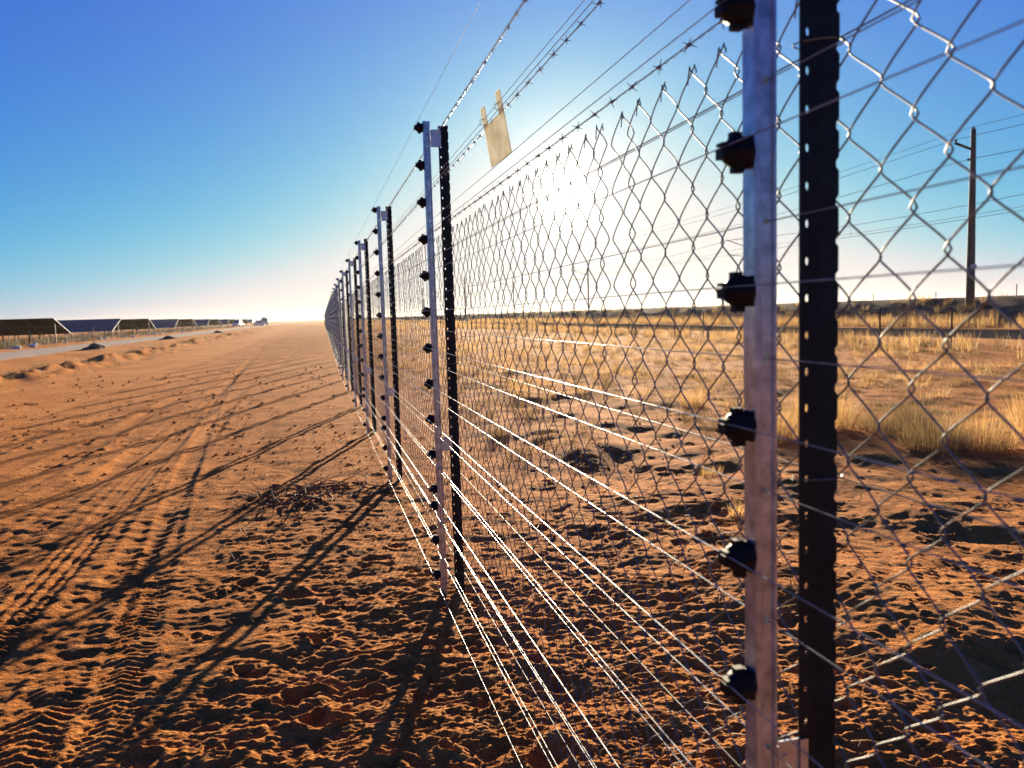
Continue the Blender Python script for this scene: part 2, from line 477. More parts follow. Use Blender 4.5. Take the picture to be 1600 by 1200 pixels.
chain = empty("chain_link_fence", (0, Y1, 0))
tag(chain, "chain-link mesh on black star pickets topped with three strands of barbed wire", "fence")
elec = empty("electric_fence", (GX, Y1, 0))
tag(elec, "electric fence of galvanised posts with black insulators and taut bright wires", "fence")
def rel(o, parent):                          # parent without moving
    o.parent = parent; o.location = Vector(o.location) - parent.location
    return o

def plate(mb, a, b, t, z0, z1, holes, place):
    """flat bar from a to b (width axis), thickness t, with through holes [(s, z, hw, hh)]; place(s, w, z) -> xyz"""
    zs = [z0]; cells = []
    for (s_, z, hw, hh) in sorted(holes, key=lambda q: q[1]):
        lo, hi = z - hh*1.8, z + hh*1.8
        if lo - zs[-1] > 1e-4: cells.append((zs[-1], lo, None))
        cells.append((lo, hi, (s_, z, hw, hh))); zs.append(hi)
    if z1 - zs[-1] > 1e-4: cells.append((zs[-1], z1, None))
    for lo, hi, hole in cells:
        if hole is None:
            v = [place(s_, w, z) for w in (0, t) for (s_, z) in ((a, lo), (b, lo), (b, hi), (a, hi))]
            mb.add(v, [(3,2,1,0), (4,5,6,7), (0,4,7,3), (1,2,6,5)])
        else:
            s0, z, hw, hh = hole
            out = [(a, lo), (s0, lo), (b, lo), (b, z), (b, hi), (s0, hi), (a, hi), (a, z)]
            c = 0.72
            inn = [(s0-hw*c, z-hh*c), (s0, z-hh), (s0+hw*c, z-hh*c), (s0+hw, z), (s0+hw*c, z+hh*c), (s0, z+hh), (s0-hw*c, z+hh*c), (s0-hw, z)]
            v = [place(s_, w, q) for w in (0, t) for (s_, q) in out + inn]
            f = []
            for i in range(8):
                j = (i+1) % 8
                f.append((i, 8+i, 8+j, j)); f.append((16+j, 24+j, 24+i, 16+i)); f.append((8+i, 24+i, 24+j, 8+j))
            f += [(0, 7, 23, 16), (7, 6, 22, 23), (2, 18, 19, 3), (3, 19, 20, 4)]
            mb.add(v, f)

def picket_mesh():
    mb = MB()
    holes = [(-0.016, 0.10 + 0.05*k, 0.0032, 0.0062) for k in range(46)]
    # fin with holes points to the road
    plate(mb, -0.027, 0.0, 0.0034, -0.35, 2.40, holes, lambda s_, w, z: (s_, w-0.0017, z))
    # two fins on the far side, one with a notched edge
    for sgn in (1, -1):
        a = math.radians(42*sgn)
        c, s_ = math.cos(a), math.sin(a); L = 0.027
        zs = []; ed = []
        z = -0.35
        while z < 2.4:
            for dz, e in ((0.0, L), (0.018, L), (0.023, L-0.0035), (0.031, L-0.0035), (0.036, L)):
                zs.append(min(z+dz, 2.4)); ed.append(e if sgn < 0 else L)
            z += 0.05
        zs.append(2.4); ed.append(L)
        v = []
        for zz, e in zip(zs, ed):
            nx, ny = -s_*0.0017, c*0.0017
            v += [(nx, ny, zz), (c*e+nx, s_*e+ny, zz), (c*e-nx, s_*e-ny, zz), (-nx, -ny, zz)]
        f = []
        for i in range(len(zs)-1):
            for q in range(4):
                q2 = (q+1) % 4
                f.append((i*4+q, i*4+q2, (i+1)*4+q2, (i+1)*4+q))
        n = len(zs)-1
        f += [(3,2,1,0), (n*4, n*4+1, n*4+2, n*4+3)]
        mb.add(v, f)
    return mb.mesh("picket", M_PICKET)

def galv_mesh():
    """open lipped channel, web towards the camera end, with wire holes through the web"""
    mb = MB()
    holes = [(0.003, z, 0.0042, 0.0050) for z in EARTH_Z]
    plate(mb, -0.0045, 0.0095, 0.002, -0.35, 2.395, holes, lambda s_, w, z: (s_, -0.0095+w, z))
    t = 0.002
    # pressed shoulders, returns and lips
    def bar(p0, p1):
        d = Vector((p1[0]-p0[0], p1[1]-p0[1], 0)).normalized(); nx, ny = -d.y*t, d.x*t
        v = []
        for z in (-0.35, 2.395):
            v += [(p0[0], p0[1], z), (p1[0], p1[1], z), (p1[0]+nx, p1[1]+ny, z), (p0[0]+nx, p0[1]+ny, z)]
        mb.add(v, [(3,2,1,0),(4,5,6,7),(0,1,5,4),(1,2,6,5),(2,3,7,6),(3,0,4,7)])
    bar((-0.0165, -0.0125), (-0.0150, -0.0142)); bar((-0.0150, -0.0142), (-0.0082, -0.0142)); bar((-0.0082, -0.0142), (-0.0045, -0.0095))
    bar((0.0095, -0.0095), (0.0122, -0.0142)); bar((0.0122, -0.0142), (0.0152, -0.0142)); bar((0.0152, -0.0142), (0.0165, -0.0125))
    bar((-0.0165, 0.016), (-0.0165, -0.0126)); bar((0.0165, -0.0126), (0.0165, 0.016))
    bar((-0.0060, 0.0155), (-0.0164, 0.0155)); bar((0.0164, 0.0155), (0.0060, 0.0155))
    return mb.mesh("galvanised_post", M_GALV)

def insulator_mesh():
    """chunky bobbin insulator: base flange on the post, ribbed drum, slotted nose for the wire"""
    mb = MB()
    mb.lathe([(0.004, 0.012), (-0.003, 0.020), (-0.008, 0.0215), (-0.012, 0.0205), (-0.017, 0.0220),
              (-0.024, 0.0210), (-0.031, 0.0165), (-0.036, 0.0110)], 8)
    mb.box(-0.043, -0.030, -0.010, 0.010, -0.009, 0.004)        # nose
    mb.box(-0.0425, -0.031, -0.009, 0.009, 0.0075, 0.0115)        # wire keeper
    mb.box(-0.027, -0.013, -0.006, 0.006, 0.018, 0.0255)        # top lug
    mb.box(-0.025, -0.010, -0.006, 0.006, -0.0265, -0.018)      # lower lug
    mb.box(-0.006, 0.0, -0.011, 0.011, -0.020, 0.020)           # base pad
    return mb.mesh("insulator", M_INS)

def bracket_mesh(h):
    mb = MB()
    x0, x1 = 0.0175, 0.0600
    mb.box(x0, x1, -0.0015, 0.0015, -h/2, h/2)
    mb.box(x0, x0+0.0018, -0.0130, -0.0016, -h/2, h/2)
    mb.box(0.058, 0.070, -0.0060, -0.0028, -h/2, h/2)
    mb.lathe([(-0.0035, 0.0035), (-0.0010, 0.0035)], 6, 'y', (0.035, -0.0005, h*0.2))
    return mb.mesh("bracket", M_BRACKET)

PICKET, GALV, INS = picket_mesh(), galv_mesh(), insulator_mesh()
BR = [bracket_mesh(0.085), bracket_mesh(0.075)]
far_mb = MB()
for me, dz in [(GALV, None)] + [(INS, z) for z in INS_Z] + [(BR[0], 2.315), (BR[1], 0.79)]:
    V = np.array([v.co[:] for v in me.vertices])
    if dz is not None: V = V + np.array([0 if me in BR else -0.0165, 0, dz])
    far_mb.add(V, [tuple(p.vertices) for p in me.polygons])
GALV_FAR = far_mb.mesh("galvanised_post", M_GALV)
GALV_FAR.materials.append(M_INS)
nG = len(GALV.polygons); nI = len(INS.polygons)*len(INS_Z)
mi = np.zeros(len(GALV_FAR.polygons), dtype=np.int32); mi[nG:nG+nI] = 1
GALV_FAR.polygons.foreach_set("material_index", mi)

t = np.linspace(0, 2*math.pi, 17)
TIES = MB().tube(np.stack([0.006-0.036*np.cos(t), 0.010-0.026*np.sin(t)*(1-0.35*np.cos(t)), 0.004*np.sin(t*0.5)], -1), 0.0012, 4).mesh("tie_wire", M_MESHW)

for k, y in enumerate(POST_Y):
    x = FX(y)
    jx, jy = (0, 0) if k in (1, 2) else (random.gauss(0, 0.004), random.gauss(0, 0.005))
    dz = 0.0 if k == 1 else random.gauss(0, 0.008) - (0.012 if k == 2 else 0)
    p = rel(put("picket", PICKET, None, (x+jx*0.3, y, dz)), chain)
    p.rotation_euler = (jy*0.5, jx*0.6, random.gauss(0, 0.05) if k not in (1, 2) else 0.0)
    if k <= 12:
        for z in (1.795, 1.20, 0.62, 0.10): rel(put("tie_wire", TIES, None, (x, y, z + random.uniform(-0.01, 0.01))), chain)
    near = k <= 21
    g = rel(put("galvanised_post", GALV if near else GALV_FAR, None, (x+GX, y, 0)), elec)
    g.rotation_euler = (jy*0.3, jx*0.3, 0)
    if near:
        for z in INS_Z: put("insulator", INS, g, (-0.0165, 0, z))
        put("bracket", BR[0], g, (0, 0, 2.315)); put("bracket", BR[1], g, (0, 0, 0.79))

# ------------------------------------------------------------------ wires
YS_END = POST_Y[-1]
def run(x, z, seed):
    """polyline of a taut wire from post to post with a hint of sag"""
    r_ = random.Random(seed); pts = []
    for k, y in enumerate(POST_Y):
        off = 0.0 if k in (1, 2) else r_.gauss(0, 0.0025)
        pts.append((FX(y)+x, y, z+off))
        if k < len(POST_Y)-1 and k < 14:
            ym = y + SP/2
            pts.append((FX(ym)+x, ym, z-0.003+off*0.5))
    return pts
for i, z in enumerate(INS_Z):
    w = MB().tube(run(GX-0.0165-0.039, z+0.0058, 10+i), 0.00095, 6).build("electric_wire", M_WIRE, None, True)
    rel(w, elec)
for i, z in enumerate(EARTH_Z):
    w = MB().tube(run(GX+0.003, z, 50+i), 0.00092, 6).build("earth_wire", M_WIRE, None, True)
    rel(w, elec)
for i, z in enumerate((1.795, 1.20, 0.62, 0.09)):
    w = MB().tube(run(0.0335, z, 90+i), 0.0013, 5).build("line_wire", M_MESHW, None, True)
    rel(w, chain)

# barbed strands
def barb_mesh():
    mb = MB()
    mb.lathe([(-0.005, 0.0036), (0.005, 0.0036)], 6, 'y')
    for (dx, dz, y, dy) in ((0.0135, 0.005, -0.003, -0.004), (-0.013, -0.006, -0.003, 0.003), (0.004, -0.0135, 0.003, 0.004), (-0.005, 0.0135, 0.003, -0.003)):
        mb.tube([(0, y, 0), (dx*0.5, y+dy*0.5, dz*0.5), (dx, y+dy, dz)], [0.0012, 0.0011, 0.0006], 4)
    return mb.mesh("barb", M_BARB)
BARB = barb_mesh()
for i, z in enumerate(BARB_Z):
    mb = MB()
    yn = np.arange(POST_Y[0], 15.0, 0.0085)
    for ph in (0, math.pi):
        th = yn/0.07*2*math.pi + ph
        mb.tube(np.stack([0.0+0.0017*np.cos(th), yn, z+0.0017*np.sin(th)+0.002*np.sin(yn*1.3+i)], -1), 0.0011, 4)
    far = [(FX(y), y, z) for y in [15.0] + [q for q in POST_Y if q > 15.2]]
    mb.tube(far, 0.0021, 5)
    bw = rel(mb.build("barbed_wire", M_BARB, None, True), chain)
    y = POST_Y[0] + 0.05*i; n = 0
    fm = MB(); bv = np.array([v.co[:] for v in BARB.vertices]); bf = [tuple(p.vertices) for p in BARB.polygons]
    while y < 45:
        y += 0.122 + random.uniform(-0.012, 0.012)
        a = random.uniform(0, 6.28); zz = z + 0.002*math.sin(y*1.3+i)
        if n < 100:
            b = put("barb", BARB, bw, (FX(y), y, zz)); b.rotation_euler = (0, a, random.uniform(-0.2, 0.2)); n += 1
        else:
            c, s_ = math.cos(a), math.sin(a)
            R = np.array([[c, 0, s_], [0, 1, 0], [-s_, 0, c]])
            fm.add(bv @ R.T + np.array([FX(y), y, zz]), bf)
    f = fm.build("barbs", M_BARB, bw); f["kind"] = "stuff"

# ------------------------------------------------------------------ woven mesh
CPITCH, VP, ZTOP = 0.0570, 0.1093, 1.881
AMP = CPITCH/2 + 0.0042
XM = 0.030
def woven_path(side, per_half, jitter=0.0):
    n_half = 34
    th = np.linspace(0, n_half*math.pi, n_half*per_half+1)
    c = np.cos(th)
    y = side*AMP*np.arcsin(0.965*c)/math.asin(0.965)
    z = ZTOP - VP*th/(2*math.pi)
    x = 0.0022*np.sin(th)*side
    return np.stack([x, y, z], -1)
def woven_mesh(side):
    mb = MB()
    P = woven_path(side, 8)
    mb.tube(P, 0.00150, 5)
    y0 = P[0][1]
    # twisted tip: the cut end hooks over its neighbour
    mb.tube([(0, y0, ZTOP), (0.001, y0+side*0.004, ZTOP+0.006), (0.003*side, y0+side*0.010, ZTOP+0.001),
             (0.003*side, y0+side*0.016-0.002, ZTOP-0.010), (0.002*side, y0+side*0.014, ZTOP-0.024 if side > 0 else ZTOP-0.012)], 0.0015, 5)
    return mb.mesh("woven_wire", M_MESHW, True)
WA, WB = woven_mesh(-1), woven_mesh(1)     # WA: even column on its left, WB: on its right
j = 0; ycol = 0.82 - CPITCH*16
far_mb_v, far_mb_f, nv = [], [], 0
PA, PB = woven_path(-1, 1), woven_path(1, 1)
fA, fB = tube(PA, 0.0015, 3), tube(PB, 0.0015, 3)
while ycol < 80:
    even = (j % 2 == 0)
    yc = ycol + CPITCH/2
    x = FX(yc) + XM + 0.006*math.sin(yc*2.1)
    if j < 300:
        o = rel(put("woven_wire", WA if even else WB, None, (x, yc, 0)), chain)
        o.rotation_euler = (random.gauss(0, 0.0012), random.gauss(0, 0.002), 0)
    else:
        V, F = fA if even else fB
        far_mb_v.append(V + np.array([x, yc, 0])); far_mb_f.append(np.array(F[:-2]) + nv); nv += len(V)
    ycol += CPITCH; j += 1
fo = rel(put("woven_mesh", np_mesh("woven_mesh", np.concatenate(far_mb_v), np.concatenate(far_mb_f), M_MESHW, True)), chain)
fo["kind"] = "stuff"

# ------------------------------------------------------------------ warning sign hung on the middle barbed strand
def sign():
    m, n, l, b = new_mat("pale_sign_plastic")
    tc = n.new("ShaderNodeTexCoord")
    f = noise_node(n, l, 16, 4, 0.6, tc.outputs['Object'])
    col = ramp(n, l, f, [(0.35, (0.68, 0.65, 0.48)), (0.6, (0.84, 0.82, 0.68))])
    l.new(col, b.inputs['Base Color']); b.inputs['Roughness'].default_value = 0.45
    t = n.new("ShaderNodeBsdfTranslucent"); l.new(col, t.inputs['Color'])
    ms = n.new("ShaderNodeMixShader"); ms.inputs[0].default_value = 0.6
    l.new(b.outputs[0], ms.inputs[1]); l.new(t.outputs[0], ms.inputs[2]); l.new(ms.outputs[0], n["Material Output"].inputs['Surface'])
    y0, y1, zb, zt = 2.68, 2.965, 1.985, 2.118
    o = empty("warning_sign", (0.0, (y0+y1)/2, zb))
    tag(o, "small pale yellow plate with two hanger tabs on the barbed wire", "sign")
    W = (y1-y0)/2; H = zt-zb+0.012; T = 0.0016
    mb = MB()
    v = []
    prof = [(-W, 0.006), (-W+0.006, 0), (W-0.006, 0), (W, 0.006), (W, H), (-W, H)]
    for xx in (-T, T): v += [(xx, a, q) for a, q in prof]
    f = [tuple(range(6))[::-1], tuple(range(6, 12))] + [(i, (i+1) % 6, 6+(i+1) % 6, 6+i) for i in range(6)]
    mb.add(v, f); p = mb.build("plate", m, o, loc=(0.012, 0, 0))
    for s_ in (-1, 1):
        tb = MB(); a0, a1 = (W-0.058, W) if s_ > 0 else (-W, -W+0.058)
        plate(tb, a0, a1, 2*T, H, H+0.068, [((a0+a1)/2, H+0.018, 0.007, 0.013)], lambda q, w, z: (w-T, q, z))
        tb.build("hanger_tab", m, o, loc=(0.012, 0, 0))
    t = np.linspace(0, 2*math.pi, 13)
    for a in (W-0.029, -W+0.029):
        MB().tube(np.stack([0.006+0.016*np.cos(t), a+0.003*np.sin(t*0.5), H+0.018+0.011*np.sin(t)], -1), 0.0012, 4).build("tie_wire", M_BARB, o)
    o.location.x = -0.002; o.rotation_euler = (0, -0.17, 0.02)
sign()

# ------------------------------------------------------------------ grass
def tuft(nb, rad, hmin, hmax, lean, w, segs=3, seed=0):
    r = np.random.default_rng(seed)
    n = nb
    a = r.uniform(0, 2*math.pi, n); rr = rad*np.sqrt(r.uniform(0, 1, n))
    root = np.stack([rr*np.cos(a), rr*np.sin(a), np.full(n, -0.03)], -1)
    L = r.uniform(hmin, hmax, n); ph = a + r.normal(0, 0.6, n); ln = np.abs(r.normal(0, lean, n)) + 0.25*lean*rr/rad
    t = np.linspace(0, 1, segs+1)
    hor = np.stack([np.cos(ph), np.sin(ph), np.zeros(n)], -1)
    P = root[:, None, :] + L[:, None, None]*(t[None, :, None]*np.cos(ln)[:, None, None]*np.array([0, 0, 1.0]) +
        (0.55*t+0.45*t**2.2)[None, :, None]*np.sin(ln)[:, None, None]*hor[:, None, :])
    P[:, :, 2] -= (0.22*L*np.sin(ln))[:, None]*(t**3)[None, :]
    sa = r.uniform(0, 2*math.pi, n)
    side = np.stack([np.cos(sa), np.sin(sa), np.zeros(n)], -1)
    wd = w*(1-0.85*t)[None, :]*r.uniform(0.6, 1.3, n)[:, None]
    A = P - side[:, None, :]*wd[:, :, None]/2; B = P + side[:, None, :]*wd[:, :, None]/2
    V = np.stack([A, B], 2).reshape(-1, 3)
    m = (segs+1)*2
    q = np.array([(2*i, 2*i+1, 2*i+3, 2*i+2) for i in range(segs)])
    F = (np.arange(n)[:, None, None]*m + q[None]).reshape(-1, 4)
    return V, F

def scatter(name, variants, pts, mat, label=None, cat=None):
    Vs, Fs, nv = [], [], 0
    for (x, y, z, s_) in pts:
        V, F = variants[RNG.integers(len(variants))]
        a = RNG.uniform(0, 6.283); c, q = math.cos(a), math.sin(a)
        W = V @ np.array([[c, -q, 0], [q, c, 0], [0, 0, 1]]).T
        W = W*np.array([s_, s_, s_*RNG.uniform(0.8, 1.15)]) + np.array([x, y, z])
        Vs.append(W); Fs.append(F + nv); nv += len(V)
    o = put(name, np_mesh(name, np.concatenate(Vs), np.concatenate(Fs), mat))
    tag(o, label, cat, kind="stuff")
    return o

def region(n, x0, x1, y0, y1, ypow, smin, smax, cl, thr, zf=None, seed=0):
    x = RNG.uniform(x0, x1, n*4); y = y0 + (y1-y0)*RNG.uniform(0, 1, n*4)**ypow
    keep = perlin(x*cl, y*cl*0.8, 300+seed) + 0.45*perlin(x*cl*3, y*cl*3, 301+seed) > thr
    x, y = x[keep][:n], y[keep][:n]
    z = ground_h(x, y, np.full_like(x, 0.2)) if zf is None else zf(x, y)
    s_ = RNG.uniform(smin, smax, len(x))
    return list(zip(x, y, z, s_))

G_MID = [tuft(30, 0.13, 0.12, 0.36, 0.45, 0.007, 2, s_) for s_ in range(6)]
G_BAND = [tuft(25, 0.20, 0.20, 0.66, 0.33, 0.016, 2, 20+s_) for s_ in range(6)]
G_FAR = [tuft(20, 0.30, 0.25, 0.65, 0.35, 0.035, 1, 40+s_) for s_ in range(5)]
pts = region(900, 2.2, 15.5, 9.5, 42, 1.3, 0.35, 1.0, 0.45, 0.10, seed=1) + region(900, 0.8, 15.5, 19, 90, 1.4, 0.5, 1.1, 0.3, -0.05, seed=2)
scatter("dry_grass", G_MID, pts, M_GRASS, "low dry golden grass across the sandy veld behind the mesh", "grass")
pts = region(2300, 1.0, 16, 7.5, 60, 1.3, 0.3, 0.85, 0.5, -0.06, seed=3) + region(800, 1.6, 11, 8.0, 26, 1.0, 0.25, 0.6, 0.7, -0.02, seed=23)
scatter("dead_scrub", G_MID, pts, M_GRASSD, "low brown dead scrub among the golden grass behind the mesh", "scrub")
pts = region(1000, 15.8, 20.8, 3, 130, 1.6, 0.5, 0.95, 0.4, -0.25, seed=4)
scatter("verge_grass", G_BAND, pts, M_GRASS, "tall pale grass along the near edge of the service road", "grass")
pts = region(900, 15.0, 21.4, 3, 90, 1.6, 0.4, 0.9, 0.4, -0.3, seed=14)
scatter("verge_scrub", G_BAND, pts, M_GRASSD, "brown scrub mixed into the grass along the service road", "scrub")
pts = region(1600, 31.4, 34.6, 3, 170, 1.5, 0.9, 1.6, 0.35, -0.5, seed=5)
scatter("bank_grass", G_BAND, pts, M_GRASS, "tall golden grass at the foot of the railway embankment", "grass")
def embz(x, y): return np.interp(x, [33.2, 34.4, 35.6, 36.8, 37.4, 38.2, 47], [-0.25, 0.12, 0.75, 1.36, 1.56, 1.60, 1.62]) - 0.02
pts = region(900, 34.0, 37.6, 3, 230, 1.5, 0.6, 1.0, 0.3, -0.3, embz, seed=6)
scatter("embankment_scrub", G_BAND, pts, M_SCRUB, "dark low scrub covering the slope of the railway embankment", "scrub")
pts = region(420, 34.2, 38.2, 3, 160, 1.5, 0.6, 1.15, 0.3, -0.1, embz, seed=7)
scatter("slope_grass", G_BAND, pts, M_GRASS, "sparse golden grass on the railway embankment slope", "grass")
pts = region(700, 2, 34, 85, 400, 1.3, 0.8, 1.4, 0.05, -0.4, seed=8)
scatter("distant_grass", G_FAR, pts, M_GRASS, "distant dry grassland beyond the fence towards the sun", "grass")
pts = region(750, -32, -22.3, 64, 240, 1.9, 0.8, 1.45, 0.2, -0.6, seed=19)  # dark blades put in to darken the shaded, weedy ground below the tables
scatter("array_shade_scrub", G_BAND, pts, M_SCRUB, "dark scrub added for the shade and weeds under and around the solar tables", "scrub")
pts = region(520, -11.2, -7.4, 14, 110, 1.6, 0.35, 1.0, 0.5, -0.05, seed=9)
scatter("bank_weeds", G_MID, pts, M_GRASSD, "withered weeds on the low soil bank beside the track", "weeds")

def big_tuft(x, y, h, rad, nb, mat, label, seed, w=0.0035, lean=0.34):
    V, F = tuft(nb, rad, h*0.45, h, lean, w, 4, seed)
    o = put("grass_tuft", np_mesh("grass_tuft", V, F, mat), None, (x, y, gz(x, y)))
    tag(o, label, "grass tuft", "dry grass tufts behind the mesh")
BIGT = [
 (4.05, 7.65, 0.56, 0.26, 900, M_GRASS, "full golden tuft seen in the gap just left of the nearest black picket"),
 (4.85, 7.75, 0.60, 0.28, 1000, M_GRASS, "tall orange tuft just right of the nearest black picket"),
 (5.45, 7.45, 0.40, 0.40, 900, M_GRASSD, "wide brownish tuft right of the tall orange tuft"),
 (5.10, 6.45, 0.46, 0.28, 800, M_GRASSD, "dark nearest tuft low between the picket and the right edge"),
 (5.65, 6.45, 0.52, 0.30, 1000, M_GRASS, "broad pale tuft with feathery seed heads low at the right"),
 (6.45, 6.55, 0.62, 0.20, 700, M_GRASS, "golden tuft cut by the right edge of the picture"),
 (5.90, 7.60, 0.55, 0.22, 600, M_GRASSD, "brown tuft behind the broad pale tuft"),
 (4.60, 10.5, 0.34, 0.18, 420, M_GRASS, "small bright tuft on bare sand left of the galvanised post"),
 (2.55, 6.10, 0.14, 0.08, 200, M_GRASS, "tiny tuft low between the two near posts"),
 (2.05, 4.75, 0.13, 0.07, 200, M_GRASS, "tiny orange tuft lowest between the two near posts"),
 (1.35, 8.90, 0.22, 0.11, 260, M_GRASSD, "small dull tuft behind the mesh near the second post pair"),
]
for i, (x, y, h, r_, nb, mt, lb) in enumerate(BIGT):
    big_tuft(x, y, h, r_, nb, mt, lb, 500+i)
# straw, stalks and fallen twigs on the sand
def litter(name, n, x0, x1, y0, y1, lmin, lmax, rad, mat, label, cat, thr=-9):
    mbv, mbf, nv = [], [], 0
    x = RNG.uniform(x0, x1, n); y = y0 + (y1-y0)*RNG.uniform(0, 1, n)**1.2
    keep = perlin(x*0.9, y*0.9, 400) > thr
    x, y = x[keep], y[keep]
    z = ground_h(x, y, np.full_like(x, 0.03))
    for a, b, c in zip(x, y, z):
        L = RNG.uniform(lmin, lmax); t = RNG.uniform(0, 6.283); e = RNG.uniform(-0.05, 0.45)
        d = np.array([math.cos(t)*math.cos(e), math.sin(t)*math.cos(e), math.sin(e)])
        k = RNG.normal(0, 0.18*L, 3); k[2] = abs(k[2])
        P = np.array([[0, 0, 0.0], d*L*0.5 + k*0.6, d*L]) + np.array([a, b, c+0.006])
        V, F = tube(P, [rad, rad*0.8, rad*0.4], 3, False)
        mbv.append(V); mbf.append(np.array(F)+nv); nv += len(V)
    o = put(name, np_mesh(name, np.concatenate(mbv), np.concatenate(mbf), mat))
    tag(o, label, cat, kind="stuff")
litter("straw", 2600, 0.3, 5.5, 1.3, 9, 0.03, 0.14, 0.0018, M_GRASS, "broken straw stalks strewn over sand behind the mesh", "straw", 0.0)
litter("roadside_straw", 260, -1.6, -0.1, 5.0, 11, 0.04, 0.18, 0.0016, M_GRASS, "broken straw on the sand at the foot of the fence", "straw", -0.1)

def twig_heap(x, y, n, rad, label):
    mb = MB()
    r_ = random.Random(int(x*100)+n)
    for _ in range(n):
        a = r_.uniform(0, 6.28); q = rad*math.sqrt(r_.random())
        px, py = q*math.cos(a), q*math.sin(a)*0.7
        pz = gz(x+px, y+py) - gz(x, y)
        L = r_.uniform(0.10, 0.42); t = r_.uniform(0, 6.28); e = r_.uniform(-0.02, 0.5)
        d = Vector((math.cos(t)*math.cos(e), math.sin(t)*math.cos(e), math.sin(e)))
        P = [Vector((px, py, pz+0.005))]
        for s_ in range(4):
            P.append(P[-1] + d*L/4 + Vector((r_.gauss(0, 0.014), r_.gauss(0, 0.014), r_.gauss(-0.006, 0.008))))
            P[-1].z = max(P[-1].z, pz+0.004)
        rr = r_.uniform(0.003, 0.0075)
        mb.tube([p[:] for p in P], [rr, rr*.9, rr*.75, rr*.6, rr*.35], 4)
        if L > 0.25:
            b = P[2]; t2 = t + r_.choice((-1, 1))*0.8
            mb.tube([b[:], (b + Vector((math.cos(t2), math.sin(t2), 0.25))*L*0.3)[:]], [rr*.6, rr*.3], 3)
    o = mb.build("twig_heap", M_TWIG, None, loc=(x, y, gz(x, y)))
    tag(o, label, "twigs")
twig_heap(-0.70, 6.70, 80, 0.55, "tangle of dead twigs on sand left of the third post pair")

# stones and clods
def stone_mesh(seed, sq=0.6, sub=2):
    r = np.random.default_rng(seed)
    import bmesh
    bm = bmesh.new(); bmesh.ops.create_icosphere(bm, subdivisions=sub, radius=1.0)
    for v in bm.verts:
        c = np.array(v.co[:]); k = 1 + 0.22*float(perlin(np.array([c[0]*1.3+seed]), np.array([c[1]*1.3+c[2]*1.7]), seed)[0]) + r.normal(0, 0.03)
        v.co = Vector((c[0]*k, c[1]*k*0.85, c[2]*k*sq))
    me = bpy.data.meshes.new("stone"); bm.to_mesh(me); bm.free()
    return me
CLODS = [stone_mesh(s_, 0.6, 1) for s_ in range(5)]
cv = [np.array([v.co[:] for v in m.vertices]) for m in CLODS]; cf = [np.array([p.vertices[:] for p in m.polygons]) for m in CLODS]
Vs, Fs, nv = [], [], 0
x = np.concatenate([RNG.uniform(0.2, 5, 900), RNG.uniform(-1.7, 0.1, 500), RNG.uniform(-7, -1.5, 500), RNG.uniform(-7.5, -0.3, 900)])
y = np.concatenate([1.2+9*RNG.uniform(0, 1, 900)**1.4, 2.0+9*RNG.uniform(0, 1, 500), 2.2+16*RNG.uniform(0, 1, 500), 5+20*RNG.uniform(0, 1, 900)**1.3])
z = ground_h(x, y, np.full_like(x, 0.03))
for a, b, c in zip(x, y, z):
    k = RNG.integers(5); s_ = (0.004 + 0.013*RNG.random()**3)*(1 + 0.10*max(0.0, b-5))
    t = RNG.uniform(0, 6.283); R = np.array([[math.cos(t), -math.sin(t), 0], [math.sin(t), math.cos(t), 0], [0, 0, 1]])
    Vs.append((cv[k] @ R.T)*s_ + np.array([a, b, c+0.15*s_])); Fs.append(cf[k]+nv); nv += len(cv[k])
tag(put("soil_clods", np_mesh("soil_clods", np.concatenate(Vs), np.concatenate(Fs), M_SAND, True)), "small clods of red soil scattered over the sand", "soil", kind="stuff")

M_PALE = mat_simple("pale_stone", (0.62, 0.58, 0.52), 0.85, 0, 0.2, 3)
PALE = [stone_mesh(60+s_, 0.75) for s_ in range(4)]
for m in PALE: m.materials.append(M_PALE)
for i in range(34):
    yy = 48 + 110*random.random()**1.5; xx = -21.2 - random.random()*2.2
    s_ = random.uniform(0.10, 0.26)
    o = put("pale_stone", PALE[i % 4], None, (xx, yy, gz(xx, yy)+0.25*s_)); o.scale = (s_, s_, s_); o.rotation_euler = (0, 0, random.uniform(0, 6))
    tag(o, "pale stone lying between the gravel road and the solar panels", "stone", "pale stones beyond the gravel road")

# soil mounds with a marker stake at the road edge
M_MOUND = mat_simple("dark_soil", (0.15, 0.085, 0.05), 0.95, 0, 0.35, 4, 0.03)
def mound(x, y, r_, h, label, stake):
    o = empty("soil_mound", (x, y, gz(x, y)))
    tag(o, label, "soil mound", "soil mounds along the gravel road")
    mb = MB(); n, m = 20, 7; v = []
    for i in range(m):
        q = i/(m-1)
        for k in range(n):
            t = 2*math.pi*k/n
            rad = r_*(1-q)*(1+0.3*math.sin(3*t+x+4*q)+0.2*math.sin(5*t-6*q)+0.12*math.sin(9*t+8*q))
            v.append((rad*1.5*math.cos(t), rad*math.sin(t), h*(math.sin(q*math.pi/2))*(1+0.2*math.sin(4*t+y)) - 0.06))
    f = [(i*n+k, i*n+(k+1) % n, (i+1)*n+(k+1) % n, (i+1)*n+k) for i in range(m-1) for k in range(n)]
    mb.add(v, f); mb.build("heap", M_MOUND, o, True)
    if stake:
        MB().tube([(0, 0, 0), (0.01, 0, h+1.0)], [0.03, 0.025], 6).build("stake", M_TWIG, o)
mound(-14.2, 55.0, 0.42, 0.34, "dark soil mound with a thin stake, nearest along the gravel road", True)
mound(-14.0, 80.0, 0.5, 0.34, "dark soil mound, second along the gravel road", False)
mound(-13.9, 118.0, 0.5, 0.36, "dark soil mound, farthest along the gravel road", False)

